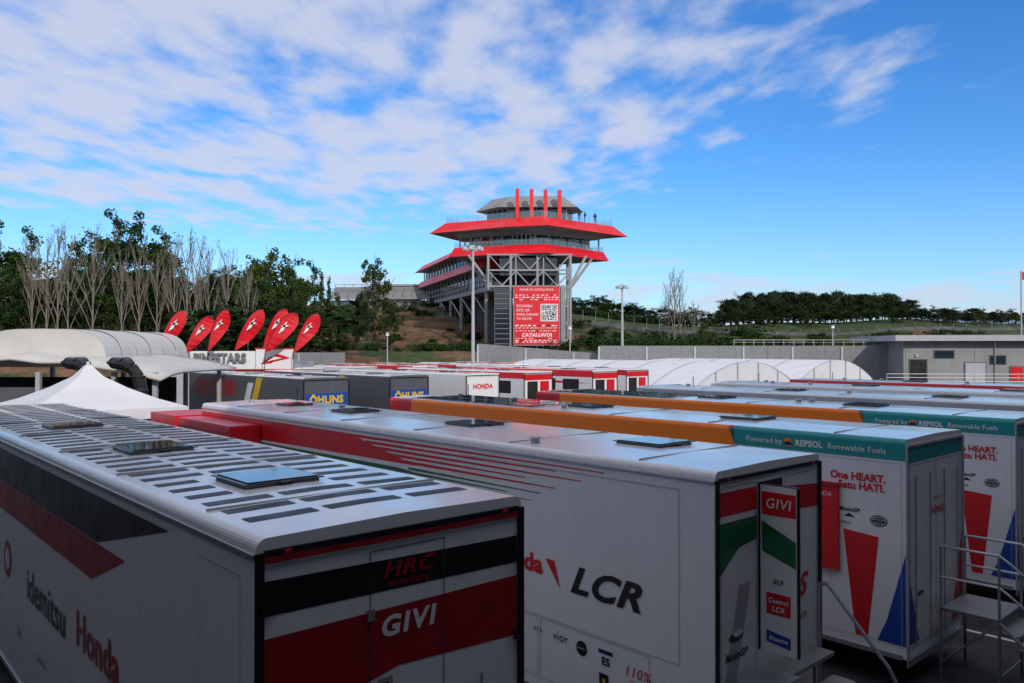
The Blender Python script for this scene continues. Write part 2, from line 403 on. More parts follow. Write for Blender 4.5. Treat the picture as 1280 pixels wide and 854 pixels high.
l.side([(2.62,2.46),(2.80,2.46),(2.5,2.08)],M_RED,.006)
l.ts('Honda',3.42,2.34,.36,M_RED,bold=.014,sx=1.1)
l.sline(.5,4.7,1.62,3.74,M_FSEAM,.01); l.sline(.95,2.9,.75,1.60,M_FSEAM,.01); l.sline(2.95,4.6,.75,1.60,M_FSEAM,.01)
l.ts('vior',2.5,1.42,.17,M_DBLUE); l.ellipse(2.1,1.38,.10,.10,M_BLACK); l.ts('ESTRELLA',2.1,1.38,.035,M_TWHITE)
l.side([(1.55,1.42),(1.8,1.42),(1.8,1.47),(1.55,1.47)],M_DBLUE,.006); l.ts('ES',1.67,1.32,.14,M_DBLUE,bold=.006)
l.ts('110%',1.15,1.32,.19,M_RED,shear=.25); l.ts('IRTA',2.95,1.42,.08,M_BLACK); l.ts('solution',1.15,1.2,.07,M_RED)
l.side([(1.62,1.02),(1.78,1.02),(1.78,1.16),(1.62,1.16)],M_BLACK,.012); l.ellipse(1.70,1.07,.03,.03,M_YEL,.015)
l.rear([(.06,3.46),(.9,3.46),(.9,3.74),(.06,3.74)],M_RED)
l.rear([(1.55,3.34),(2.44,3.30),(2.44,3.60),(1.55,3.66)],M_RED)
l.rear([(.06,2.75),(.5,3.05),(.9,3.1),(.9,3.38),(.06,3.38)],M_GREEN)
l.rear([(.06,1.0),(.5,2.6),(.75,2.6),(.3,1.0)],M_LGREY)
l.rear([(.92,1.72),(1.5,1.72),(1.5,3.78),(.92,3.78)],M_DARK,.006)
l.rline(.1,.88,.7,3.8); l.rline(1.55,2.42,.7,3.8)
l.tr('S',2.0,2.3,.42,M_RED,bold=.01,shear=.3); l.tr('LCR',2.0,1.9,.12,M_BLACK,shear=.3)
l.tr('MotoGP',.42,1.78,.13,M_BLACK,bold=.004,shear=.3)
l.ellipse(.42,2.0,.15,.06,M_BLACK,.007,True); l.ellipse(.46,2.04,.10,.04,M_WHITE,.009,True)
l.done()
D=empty('rear_door',(.95,-.03,0)); D.parent=E; D.rotation_euler[2]=math.radians(-90)
mb=MB(); mb.box(0,.48,-.02,.03,1.74,3.76,M_WHITE)
mb.box(.481,.497,-.025,.035,1.74,3.76,M_BLACK); mb.box(0,.48,-.022,.032,3.761,3.772,M_BLACK)
def dq(p,m,o=.023): mb.poly([(x,-o,z) for x,z in p],m)
dq([(0.02,3.40),(.47,3.40),(.47,3.68),(0.02,3.68)],M_RED)
dq([(.02,2.95),(.47,2.80),(.47,3.12),(.02,3.32)],M_GREEN)
dq([(.08,2.2),(.40,2.2),(.40,2.46),(.08,2.46)],M_RED); dq([(.08,1.86),(.40,1.82),(.40,1.96),(.08,2.0)],M_BLUE)
mb.build('leaf',D,bevel=.004)
for b_,z,s_,m_ in (('GIVI',3.54,.17,M_TWHITE),('Castrol',2.37,.08,M_TWHITE),('LCR',2.27,.09,M_TWHITE),('Rizoma',1.91,.075,M_TWHITE),('ELF',2.6,.08,M_BLACK)):
    text(D,b_,(1,0,0),(0,0,1),(.24,-.028,z),s_,m_,bold=.002,shear=.15,sp=1.1)
mb=MB(); mb.box(-.75,-.03,12.1,15.4,.7,3.66,M_RED); mb.box(-.73,-.05,12.12,15.38,3.661,3.69,M_RED)
mb.box(-.77,-.76,12.2,15.3,3.5,3.56,M_DRED)
mb.box(-.7,2.4,15.72,17.6,.8,3.7,M_RED)
mb.build('slide_out_pod',E,bevel=.03)

# --- trailers 3 and 4 (orange and teal band)
def team(w0,u0,Ln,nd=0):
    E=trailer(w0,u0,Ln,W=2.45,hi=True,frame=M_LGREY,hatches=((1.0,3.2,.8,.85),(1.0,7.5,.8,.85)),rail=False)
    l=Livery(E)
    l.edge(0,3.05,3.66,M_TEAL,slant=.45); l.edge(3.06,Ln-1.1,3.62,M_ORANGE); l.edge(Ln-1.09,Ln,3.5,M_RED)
    l.ts('Powered by',2.45,3.79,.14,M_TWHITE,bold=.001); l.ellipse(1.98,3.79,.075,.075,M_ORANGE); l.ellipse(1.98,3.77,.075,.035,M_DBLUE,.008)
    l.ts('REPSOL',1.6,3.79,.14,M_TWHITE,bold=.006); l.ts('Renewable Fuels',.78,3.79,.135,M_TWHITE,bold=.001)
    l.ts('One HEART.',.76,3.33,.17,M_RED,bold=.006,sp=1); l.ts('Satu HATI.',.70,3.18,.17,M_RED,bold=.006,sp=1)
    l.ellipse(.42,2.66,.14,.09,M_BLACK); l.ellipse(.42,2.66,.12,.07,M_TWHITE,.008); l.ellipse(.42,2.66,.11,.06,M_BLACK,.010)
    l.ts('ESTRELLA',.42,2.68,.045,M_TWHITE); l.ts('GALICIA',.42,2.63,.04,M_TWHITE)
    l.ts('MotoGP',.9,2.78,.09,M_BLACK,bold=.003,shear=.3); l.side([(.8,2.66),(1.0,2.66),(.9,2.72)],M_BLACK)
    l.ts('MICHELIN',1.0,2.56,.06,M_BLACK)
    l.side([(.42,2.40),(1.0,2.45),(.80,.75),(.60,.75)],M_RED)
    l.side([(0,.75),(.45,.75),(.30,1.1),(.0,2.2)],M_BLUE)
    l.side([(1.6,.75),(2.6,.75),(2.2,2.5),(1.6,2.4)],M_DBLUE)
    l.side([(2.8,.75),(5.6,.75),(4.6,2.6),(3.0,2.5)],M_RED)
    l.sline(.06,1.5,.75,3.62,M_FSEAM)
    l.rear([(.06,3.62),(2.39,3.62),(2.39,3.86),(.06,3.86)],M_TEAL)
    l.rear([(.06,.75),(.5,.75),(.06,2.0)],M_BLUE)
    l.rear([(1.9,.75),(2.39,.75),(2.39,2.2)],M_RED)
    l.rline(.15,1.2,.7,3.58); l.rline(1.22,2.3,.7,3.58)
    l.tr('HONDA',1.3,2.75,.17,M_RED,bold=.004); l.tr('RACING',1.3,2.95,.10,M_RED)
    l.done()
    mb=MB()
    for k in range(6):
        mb.box(.35,.92,9.0+ k*.8,9.0+k*.8+.72,4.0,4.035,M_SKYL); mb.box(1.1,2.1,8.8+k*.8,8.8+k*.8+.72,4.0,4.035,M_SKYL)
    mb.build('solar_panels',E,bevel=.008)
    mb=MB()
    for xx in (.3,.9,1.5,2.1): mb.cyl((xx,-.035,.7),(xx,-.035,3.4),.013,M_ALU)
    mb.box(.35,.55,-.06,-.04,1.5,1.56,M_BLACK)
    mb.build('door_hardware',E)
    return E
E3=team(12.9,5.1,14.6)
mb=MB(); mb.box(-.09,-.03,1.05,2.2,1.75,3.2,M_RED); mb.box(-.025,-.004,1.1,2.15,1.8,3.15,M_LGREY)
mb.box(-.105,-.092,1.05,2.2,3.12,3.2,M_DRED)
mb.build('side_locker_door',E3,bevel=.008); text(E3,'HONDA',*SR,(-.095,1.35,3.0),.1,M_TWHITE)
E4=team(18.3,5.1,14.0)

def generic(w0,u0,Ln,stripe,stripe2=None,body=None,label=None,lc=None,z0=3.45,z1=3.85,win=False,hatch=True,H=4.0,edge=False):
    E=trailer(w0,u0,Ln,body=body,H=H,hatches=((.9,3,.75,.8),(.9,8,.75,.8)) if hatch else (),rail=False)
    l=Livery(E)
    if stripe:
        l.edge(0,Ln,z0+.1,stripe,nmax=5 if edge else 1); l.rear([(.06,z0),(2.44,z0),(2.44,z1-.02),(.06,z1-.02)],stripe)
    if stripe2:
        l.side([(0,z0-.3),(Ln*.6,z0-.02),(Ln,z0-.02),(Ln,z0-.5)],stripe2)
    if win:
        for yy in (1.2,3.4,5.6,8.0): l.side([(yy,2.6),(yy+1.5,2.6),(yy+1.5,3.4),(yy,3.4)],M_DARK,.006)
        l.rear([(.3,2.0),(1.2,2.0),(1.2,3.38),(.3,3.38)],M_DARK,.006); l.rear([(1.4,1.6),(2.2,1.6),(2.2,3.38),(1.4,3.38)],M_RED,.006)
    if label:
        l.tr(label,1.25,3.25,.38,lc or M_RED,bold=.015)
    l.rline(.12,2.38,.7,3.82)
    l.done(); return E
generic(23.7,5.2,14,M_LGREY,M_BLUE)
generic(29.0,5.0,14.5,M_WHITE,M_RED)
generic(34.2,5.2,13.5,M_RED,None,edge=True)
def grey_t(w0,u0):
    E=generic(w0,u0,15,M_GREY,None,body=M_GREY,label=None)
    l=Livery(E)
    l.rear([(.1,2.5),(2.4,2.5),(2.4,3.25),(.1,3.25)],M_BLUE,.007); l.tr('ÖHLINS',1.25,2.92,.5,M_YEL,bold=.02)
    l.side([(4.5,3.9),(5.2,3.9),(6.1,2.2),(5.4,2.2)],M_YEL,.007); l.side([(5.6,3.6),(6.3,3.6),(7.1,2.0),(6.4,2.0)],M_TWHITE,.007); l.side([(8,3.7),(14,3.7),(14,2.6),(8,2.8)],M_DRED,.007)
    l.done(); return E
grey_t(18.0,35); grey_t(22.9,35)
generic(28.0,35,14,None,None,label='HONDA')
generic(33.4,36,14,M_RED,None,win=True); generic(38.6,35,14,M_RED,M_RED,win=True,edge=True); generic(43.2,36,14,M_RED,None,win=True)
cs=[M_RED,M_WHITE,M_RED,M_RED,M_WHITE,M_RED,M_RED,M_WHITE]
for i in range(8):
    generic(27+i*5.3,54+(i%2),14,cs[i],None if i%2 else M_RED,win=(i%3==0),hatch=True,edge=True)

# ---------------------------------------------------------------- metal steps
def steps(w0,u0,width,top,n,name='metal_steps'):
    x,y=wu(w0,u0); E=empty(name,(x,y,0),TH); mb=MB()
    mb.box(0,width,-.9,-.05,top-.05,top,M_STEEL)
    run=.26; rise=top/(n+1)
    for i in range(n):
        z=top-rise*(i+1); yy=-.9-run*(i+1)
        mb.box(.03,width-.03,yy,yy+run+.02,z-.04,z,M_STEEL)
    for xx in (0,width):
        y2=-.9-run*n
        mb.cyl((xx,-.9,top-.05),(xx,y2,.05),.03,M_STEEL)
        mb.cyl((xx,-.05,.02),(xx,-.05,top),.025,M_STEEL); mb.cyl((xx,-.9,.02),(xx,-.9,top),.025,M_STEEL)
        for hh in (1.0,.5):
            mb.tube([(xx,-.05,top+hh),(xx,-.9,top+hh),(xx,-1.05,top+hh-.1),(xx,y2,rise+hh),(xx,y2-.1,rise+hh-.25),(xx,y2-.1,.02)],.021,M_ALU,8)
        mb.cyl((xx,-.05,top),(xx,-.05,top+1),.021,M_ALU); mb.cyl((xx,-.9,top),(xx,-.9,top+1),.021,M_ALU)
        mb.cyl((xx,-.9-run*n/2,top/2),(xx,-.9-run*n/2,top/2+1),.018,M_ALU)
    mb.cyl((0,-.05,.3),(width,-.05,.3),.018,M_STEEL); mb.cyl((0,-.9,.3),(width,-.9,.3),.018,M_STEEL)
    mb.cyl((0,-.05,.3),(0,-.9,top-.05),.016,M_STEEL); mb.cyl((width,-.05,.3),(width,-.9,top-.05),.016,M_STEEL)
    mb.build('frame',E)
steps(13.9,5.0,1.1,1.2,5)
steps(19.6,5.0,1.1,1.2,5)
x,y=wu(8.85,5.2); E=empty('metal_steps',(x,y,0),TH); mb=MB()
for i in range(4): mb.box(0,1.15,-.35-.28*i,-.05-.28*i,1.45-.3*i,1.50-.3*i,M_STEEL)
mb.box(-.7,-.02,-.5,-.05,1.5,1.54,M_ALU); mb.cyl((-.6,-.1,0),(-.6,-.1,1.5),.02,M_STEEL); mb.cyl((1.1,-.1,0),(1.1,-.1,1.45),.02,M_STEEL)
mb.tube([(1.25,-.1,.9),(1.25,-.1,2.3),(1.25,-.2,2.33),(1.25,-1.0,1.45),(1.25,-1.08,1.3),(1.25,-1.1,.02)],.024,M_ALU,8)
mb.build('frame',E)

# ---------------------------------------------------------------- pit building behind the viewpoint, sized for its shadow; side wing added for shade
x,y=wu(-14,-4); E=empty('pit_building_and_shade_wing',(x,y,0),TH); mb=MB()
mb.box(0,100,-14,0,0,17,M_DCONC)
for k in range(4):
    mb.box(.1,99.9,.002,.5,3.4+k*4,3.9+k*4,M_CONC)
    for i in range(24): mb.box(1+i*4.1,4.4+i*4.1,.003,.05,.4+k*4,3.0+k*4,M_GLASS)
mb.box(0,9.6,.51,34,0,13,M_DCONC)  # unseen wing, added left of the frame to darken the nearest trailer side
for i in range(8):
    for zz in (.5,4.5,8.5): mb.box(9.601,9.65,2+i*4,4.6+i*4,zz,zz+2.7,M_GLASS)
mb.build('walls',E)

# ---------------------------------------------------------------- white marquee left
E=empty('inflatable_marquee',(0,0,0))
mb2=MB()
cx,cy=-22.6,40
n=18
def pr(a,yy,kk): return (cx-3.1*(abs(math.cos(a))**.55)*math.copysign(1,math.cos(a)), yy, 4.55+1.85*(abs(math.sin(a))**.6)*(1+.02*(kk%2)))
for k in range(6):
    y0=38+k*1.6
    for i in range(n):
        a0=math.pi*i/n; a1=math.pi*(i+1)/n
        mb2.poly([pr(a0,y0,k),pr(a0,y0+1.55,k),pr(a1,y0+1.55,k),pr(a1,y0,k)][::-1],M_CREAM)
mb2.poly([pr(math.pi*i/n,38.02,0) for i in range(n+1)],M_CREAM)
mb2.build('vault',E,smooth=True)
me_v=[];me_f=[]
nx_,ny_=24,8
for j in range(ny_+1):
    for i in range(nx_+1):
        x=-31+15.0*i/nx_; y=36+10*j/ny_
        z=4.75+.55*max(0,1-abs(x+22.6)/6.5)-.35*(1-ss(0,3,-16-x)) -.3*(1-ss(0,2.0,y-36))+.06*math.sin(x*2.1)
        me_v.append((x,y,z))
for j in range(ny_):
    for i in range(nx_):
        a=j*(nx_+1)+i; me_f.append((a,a+1,a+nx_+2,a+nx_+1))
me=bpy.data.meshes.new('canopy'); me.from_pydata(me_v,[],me_f); me.materials.append(M_CREAM); me.polygons.foreach_set('use_smooth',[True]*len(me_f))
o=bpy.data.objects.new('canopy',me); COL.objects.link(o); o.parent=E; s_=o.modifiers.new('s','SOLIDIFY'); s_.thickness=.12
mb=MB()
for x in (-30,-26,-22,-18.5,-16.6):
    mb.box(x,x+.2,36.5,36.7,0,4.35,M_LGREY); mb.box(x,x+.2,44.5,44.7,0,4.6,M_LGREY)
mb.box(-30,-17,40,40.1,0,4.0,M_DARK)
mb.box(-27,-18,37.5,37.6,0,3.6,M_GREY)
mb.build('columns_and_walls',E)
mb=MB()
for x0 in (-19.0,-17.0):
    pts=[(x0+.9,34.5,2.2),(x0+.85,34.5,3.6),(x0+.7,34.5,4.2),(x0+.4,34.5,4.6),(x0,34.5,4.75),(x0-.4,34.6,4.8),(x0-.5,36,4.8)]
    mb.tube(pts,.26,M_BLACK,12)
    for p in pts: mb.cyl((p[0],p[1]-.01,p[2]-.05),(p[0],p[1]+.01,p[2]+.05),.30,M_RUB,seg=12)
mb.build('air_ducts',E)

E=empty('pop_up_tent',(-13.4,25.0,0),TH); mb=MB(); h=2.3
base=[(-h,-h),(h,-h),(h,h),(-h,h)]
lv=[(1.0,3.62),(.7,3.86),(.4,4.2),(.16,4.55),(.03,4.92)]
for (s0,z0),(s1,z1) in zip(lv[:-1],lv[1:]):
    for i in range(4):
        a=base[i]; b_=base[(i+1)%4]
        mb.poly([(a[0]*s0,a[1]*s0,z0),(b_[0]*s0,b_[1]*s0,z0),(b_[0]*s1,b_[1]*s1,z1),(a[0]*s1,a[1]*s1,z1)],M_FAB)
for i in range(4):
    a=base[i]; b_=base[(i+1)%4]
    mb.poly([(a[0],a[1],3.3),(b_[0],b_[1],3.3),(b_[0],b_[1],3.62),(a[0],a[1],3.62)],M_FAB)
    mb.cyl((a[0]*.97,a[1]*.97,0),(a[0]*.97,a[1]*.97,3.6),.04,M_ALU)
mb.cyl((0,0,4.9),(0,0,5.02),.05,M_FAB); mb.build('canopy_and_legs',E)

# ---------------------------------------------------------------- hospitality sign unit and feather flags
E=empty('hospitality_unit',(-25.0,58,0),0); mb=MB()
mb.box(0,9.0,0,6,0,4.4,M_LGREY); mb.box(0.2,6.2,-.15,-.002,3.9,5.25,M_TWHITE); mb.box(6.25,9.0,-.15,-.002,3.9,5.45,M_TWHITE)
mb.box(.1,9.1,-.2,-.152,3.85,3.95,M_RED); mb.box(6.2,9.05,-.2,-.152,5.40,5.48,M_RED)
mb.build('body',E,bevel=.03)
text(E,'ALPINESTARS',(1,0,0),(0,0,1),(3.2,-.30,4.72),.95,M_MGREY,bold=.03,sx=.8,ext=.06)
mb=MB()
for p in ([(6.6,-.17,4.3),(7.4,-.17,4.35),(7.9,-.17,5.1),(7.2,-.17,4.75)],[(7.3,-.17,4.4),(8.8,-.17,4.75),(7.9,-.17,5.05)]): mb.poly(p,M_RED)
mb.poly([(7.1,-.175,4.5),(8.2,-.175,4.75),(7.6,-.175,4.85)],M_TWHITE)
mb.build('logo',E)
def flag(x,y,z,h,ang=.62,r=0):
    E=empty('feather_flag',(x,y,z),r); mb=MB()
    ca,sa=math.cos(ang),math.sin(ang)
    def tf(a,b_): return (a*sa+b_*ca, a*ca-b_*sa)
    base_=.42*h; Ls=(h-base_)/ca*.98
    ts_=[0,.08,.2,.33,.46,.58,.7,.8,.88,.95,1.0]
    wl=[.0,.04,.08,.115,.14,.155,.16,.15,.125,.08,.0]
    lft=[];rgt=[]
    for t,ww in zip(ts_,wl):
        a=tf(t*Ls,-ww*Ls*.9+.02); b_=tf(t*Ls,ww*Ls*1.15)
        lft.append((a[0],0,base_+a[1])); rgt.append((b_[0],.12*math.sin(t*7+x),base_+b_[1]))
    pole=[(0,0,0),(0,0,base_*.6)]+lft
    for k in range(len(pole)-1): mb.cyl(pole[k],pole[k+1],.03,M_BLACK,seg=5)
    for i in range(10):
        mb.poly([lft[i],rgt[i],rgt[i+1],lft[i+1]],M_RED)
    c_=tf(.64*Ls,0); cxx=c_[0]; cz=base_+c_[1]; k_=Ls*.13
    for pp in ([(-.9,-1.0),(-.1,-.5),(.5,.9),(-.2,.3)],[(-.4,-.1),(.75,.15),(.15,.45)],[(-.5,.2),(.2,.1),(.2,.4)]):
        mb.poly([(cxx+a*k_,-.13,cz+b_*k_) for a,b_ in pp],M_TWHITE)
    mb.build('sail_and_pole',E)
for px_,py_,top,an in ((197,58,387,.58),(230,57.6,394,.62),(260,57,386,.42),(293,58,386,.60),(328,60,385,.52),(331,56.5,390,.66),(367,57,391,.55)):
    x=(px_-640)*py_/988; flag(x,py_,3.0,(436-top)*py_/988+EYE-3.0,an)

# ---------------------------------------------------------------- vaulted tents
for i,(w0,u0,ln,wd) in enumerate(((48.2,34,24,15),(63.4,34,24,15))):
    x,y=wu(w0,u0); E=empty('vaulted_tent',(x,y,0),TH); mb=MB(); n=24
    pr2=lambda t:(wd*t, 2.3+2.1*math.sin(math.pi*t)**.85)
    for k in range(int(ln/4)):
        for j in range(n):
            a=pr2(j/n); b_=pr2((j+1)/n)
            mb.poly([(a[0],k*4,a[1]),(b_[0],k*4,b_[1]),(b_[0],k*4+4,b_[1]),(a[0],k*4+4,a[1])],M_FAB)
            mb.poly([(a[0],k*4-.05,a[1]+.04),(b_[0],k*4-.05,b_[1]+.04),(b_[0],k*4+.05,b_[1]+.04),(a[0],k*4+.05,a[1]+.04)],M_LGREY)
    L_=int(ln/4)*4
    for yy in (0.01,L_-.01):
        mb.poly([(pr2(j/n)[0],yy,pr2(j/n)[1]) for j in range(n+1)]+[(wd,yy,0),(0,yy,0)],M_FAB)
    for t_ in (.2,.4,.6,.8): mb.box(wd*t_-.05,wd*t_+.05,-.08,.005,0,pr2(t_)[1],M_LGREY)
    mb.box(0,.05,0.02,L_-.02,0,2.3,M_FAB); mb.box(wd-.05,wd,0.02,L_-.02,0,2.3,M_FAB)
    mb.build('shell',E)

# ---------------------------------------------------------------- grey service building right
E=empty('service_building',(39.6,80,0),math.radians(-6)); mb=MB()
mb.box(0,40,0,12,0,6.2,M_TGREY); mb.box(-1.2,41,-1.2,13,6.2,6.75,M_LGREY); mb.box(-1.0,40.8,-1.0,12.8,6.751,6.8,M_CONC)
mb.box(-3,41,-4,-.01,0,1.9,M_CONC)
for a,b_,z0,z1,m_ in ((.6,2.2,1.9,4.3,M_DARK),(5.9,7.8,1.95,4.0,M_LGREY),(10.2,11.3,2.2,3.6,M_RED),(12.5,17,1.95,5.2,M_GLASS),(19,24,1.95,5.2,M_GLASS),(3,4.8,4.5,5.2,M_GLASS),(8.3,9.7,3.9,4.7,M_GLASS)):
    mb.box(a-.1,b_+.1,-.06,-.002,z0-.05 if z0>2 else z0,z1+.1,M_GREY); mb.box(a,b_,-.09,-.061,z0,z1,m_)
mb.cyl((8.7,-.1,1.9),(8.7,-.1,6.2),.06,M_ALU); mb.box(14,16,3,5,6.8,7.6,M_LGREY)
mb.box(1.1,1.4,-.15,-.02,4.6,4.9,M_LGREY)
for i in range(22):
    mb.cyl((-3+2*i,-3.9,1.9),(-3+2*i,-3.9,3.0),.04,M_ALU,seg=5)
for z in (2.3,2.65,3.0): mb.cyl((-3,-3.9,z),(41,-3.9,z),.03,M_TWHITE,seg=5)
for k in range(6): mb.box(.2+6.6*k,.23+6.6*k,-.02,-.001,1.9,6.2,M_GREY)
mb.build('walls_and_roof',E,bevel=.01)

# ---------------------------------------------------------------- boundary wall
E=empty('perimeter_wall',(0,0,0)); mb=MB()
def wallseg(x0,y0,x1,y1,z0,zt0,zt1,m_):
    dx,dy=x1-x0,y1-y0; l_=math.hypot(dx,dy); n_=max(1,int(l_/2.5)); ox,oy=-dy/l_*.2,dx/l_*.2
    for i in range(n_):
        a=i/n_; b_=(i+1)/n_-.02/ (l_/n_)/n_
        za=zt0+(zt1-zt0)*a; zb=zt0+(zt1-zt0)*b_
        pa=(x0+dx*a,y0+dy*a); pb=(x0+dx*b_,y0+dy*b_)
        mb.prism([(pa[0],pa[1],z0),(pb[0],pb[1],z0),(pb[0]+ox,pb[1]+oy,z0),(pa[0]+ox,pa[1]+oy,z0)],[(pa[0],pa[1],za),(pb[0],pb[1],zb),(pb[0]+ox,pb[1]+oy,zb),(pa[0]+ox,pa[1]+oy,za)],m_)
        if i%2==0: mb.box(pa[0]-.1,pa[0]+.1,pa[1]-.12,pa[1]-.001,z0,za-.1,M_LGREY)
wallseg(-3.8,88,9.5,88,0,6.0,4.9,M_MGREY); wallseg(9.5,86.5,43,84,0,5.75,5.75,M_MGREY)
wallseg(-40,90,-19,90,0,5.0,5.0,M_MGREY); wallseg(-18,90,-3.8,89,0,3.6,3.6,M_DCONC)
for i in range(18):
    mb.box(24+i*1.08,24.06+i*1.08,85.6,85.66,5.75,6.4,M_STEEL)
mb.box(24,43.4,85.61,85.65,6.35,6.42,M_STEEL); mb.box(24,43.4,85.61,85.65,6.1,6.14,M_STEEL)
mb.build('panels',E)
mb=MB()
for i in range(46):
    x=-12+i*2.2; y=136; z=hgt(x,y); mb.box(x,x+2.14,y,y+.25,z-.5,z+.55,M_DCONC)
    mb.cyl((x,y+.1,z),(x,y+.1,z+(2.4 if x<30 else 1.2)),.04,M_STEEL,seg=5)
mb.build('trackside_barrier')

# ---------------------------------------------------------------- lamps
def highmast(x,y,z0,zt,n=6,hr=.8,name='floodlight_mast'):
    E=empty(name,(x,y,0)); mb=MB()
    mb.cyl((0,0,z0),(0,0,zt),.2,M_LGREY,r1=.10,seg=10)
    mb.cyl((0,0,z0),(0,0,z0+.5),.3,M_CONC,seg=10)
    mb.cyl((0,0,zt-.2),(0,0,zt+.25),.22,M_LGREY,seg=10)
    for i in range(n):
        a=2*math.pi*i/n+.3; c_,s_=math.cos(a),math.sin(a)
        mb.cyl((0,0,zt),(hr*c_,hr*s_,zt),.04,M_STEEL,seg=5)
        mb.cyl((hr*c_,hr*s_,zt-.22),(hr*c_,hr*s_,zt+.12),.26,M_LGREY,r1=.16,seg=8)
    mb.build('mast_and_heads',E)
highmast(-3.7,75,0,15.0); highmast(13.25,95,2,12.9,5,.6)
def lamp(x,y,z0,zt):
    E=empty('street_lamp',(x,y,0)); mb=MB()
    mb.cyl((0,0,z0),(0,0,zt),.10,M_LGREY,r1=.06,seg=8); mb.cyl((0,0,zt-.05),(0,0,zt+.28),.22,M_TWHITE,r1=.14,seg=10); mb.cyl((0,0,zt+.28),(0,0,zt+.34),.3,M_LGREY,seg=10)
    mb.build('pole_and_head',E)
lamp(6.6,90,0,7.7); lamp(36.5,90,0,7.8); lamp(-14.5,92,0,7.0)
E=empty('banner_mast',(50.9,79,0)); mb=MB(); mb.cyl((0,0,0),(0,0,13.2),.07,M_LGREY,seg=8); mb.box(-.05,1.6,-.03,.03,12.3,13.1,M_RED); mb.build('mast_and_banner',E)

# ---------------------------------------------------------------- race control tower
E=empty('control_tower',(0,0,0)); mb=MB()
def inset(poly,d):
    cx=sum(p[0] for p in poly)/len(poly); cy=sum(p[1] for p in poly)/len(poly); o=[]
    for p in poly:
        v=Vector((p[0]-cx,p[1]-cy)); l_=v.length; v*= (l_-d)/l_; o.append((cx+v.x,cy+v.y))
    return o
def lift(p,z): return [(a,b_,z) for a,b_ in p]
up=[(-12.4,118.5),(-1.0,112.0),(5.0,110.2),(17.9,121.9),(5,131),(-8,128)]
mb.prism(lift(up,22.7),lift(inset(up,2.4),24.3),M_TRED,M_CONC,M_TLG)
lo=[(-9.4,116.5),(0,112.4),(5.0,111.2),(15.0,122),(4,130),(-6,127)]
mb.prism(lift(lo,18.95),lift(inset(lo,.9),20.3),M_TRED,M_CONC,M_TLG)
core=inset(up,6.0); mb.prism(lift(core,20.3),lift(core,22.7),M_GLASS)
core2=inset(up,4.6)
mb.prism(lift(inset(up,5.6),20.31),lift(inset(up,5.6),20.9),M_TLG)
mb.prism(lift(inset(up,4.6),22.1),lift(inset(up,3.4),22.69),M_TLG)
for i in range(len(core2)):
    a=core2[i]; b_=core2[(i+1)%len(core2)]; n=5
    for k in range(n):
        x=a[0]+(b_[0]-a[0])*k/n; y=a[1]+(b_[1]-a[1])*k/n
        mb.cyl((x,y,20.3),(x,y,22.69),.13,M_TLG,seg=6)
def balus(poly,z,h):
    for i in range(len(poly)):
        a=poly[i]; b_=poly[(i+1)%len(poly)]; l_=math.hypot(b_[0]-a[0],b_[1]-a[1]); n=int(l_/1.6)
        for k in range(n):
            p=(a[0]+(b_[0]-a[0])*k/n,a[1]+(b_[1]-a[1])*k/n); q=(a[0]+(b_[0]-a[0])*(k+.93)/n,a[1]+(b_[1]-a[1])*(k+.93)/n)
            mb.poly([(*p,z),(*q,z),(*q,z+h),(*p,z+h)],M_BLUEG)
            mb.cyl((*p,z),(*p,z+h+.05),.025,M_STEEL,seg=4,caps=False)
balus(inset(up,2.6),24.3,.9); balus(inset(lo,1.0),20.3,.8)
rf=[(-5.6,120.5),(-2,116.2),(9.6,116.2),(11.0,121),(6,126),(-2,126)]
mb.prism(lift(rf,26.3),lift(inset(rf,2.6),28.2),M_TGREY,M_CONC,M_TLG)
pv=inset(rf,1.9); mb.prism(lift(pv,24.3),lift(pv,26.3),M_GLASS)
for i in range(6):
    a=pv[i]; b_=pv[(i+1)%6]
    for k in range(4):
        x=a[0]+(b_[0]-a[0])*k/4; y=a[1]+(b_[1]-a[1])*k/4; mb.cyl((x,y,24.3),(x,y,26.3),.12,M_TLG,seg=6)
for i in range(4):
    x=.5+i*2.05; mb.box(x,x+.55,113.6+.35*i,114.7+.35*i,24.1,28.5,M_TRED)
mb.cyl((1.5,120,28.2),(1.5,120,29.2),.04,M_STEEL)
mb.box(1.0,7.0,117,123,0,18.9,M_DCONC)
mb.box(-2.5,.12,112.6,116.5,4,14.2,M_MGREY)
for k in range(13):
    mb.box(-2.4,.05,112.5,112.597,4.8+k*.72,5.35+k*.72,M_GLASS)
def truss(x0,x1,y,z0,z1,nn):
    for i in range(nn):
        a=x0+(x1-x0)*i/nn; b_=x0+(x1-x0)*(i+1)/nn
        mb.cyl((a,y,z0),(b_,y,z1) if i%2 else (a,y,z1),.12,M_TLG,seg=6)
        mb.cyl((a,y,z1 if i%2==0 else z0),(b_,y,z0 if i%2==0 else z1),.09,M_TLG,seg=6)
for zz in (14.2,16.5,18.7): mb.box(-3.6,8.6,112.3,112.55,zz,zz+.22,M_TLG); mb.box(-3.6,8.6,118.2,118.4,zz,zz+.22,M_TLG)
truss(-3.4,8.4,112.42,14.4,16.5,6); truss(-3.4,8.4,112.42,16.7,18.9,6)
for x in (-3.4,-.2,3.6,8.3):
    for yy in (112.42,118.3): mb.cyl((x,yy,4 if x!=-3.4 else 14.2),(x,yy,18.9),.2,M_TLG,seg=8)
for a,b_ in (((-6.3,114.5,18.95),(-2.5,113,13.8)),((10.8,115.5,18.95),(8.3,112.8,14.3)),((12.0,119,18.95),(8.4,118.3,14)),((-7,120,18.95),(-2.6,118,14))):
    mb.cyl(a,b_,.2,M_TLG,seg=8)
mb.box(-1.8,6.5,114,117,16.0,18.9,M_GLASS)
mb.box(6.9,7.6,112,114,4,14.2,M_TGREY)
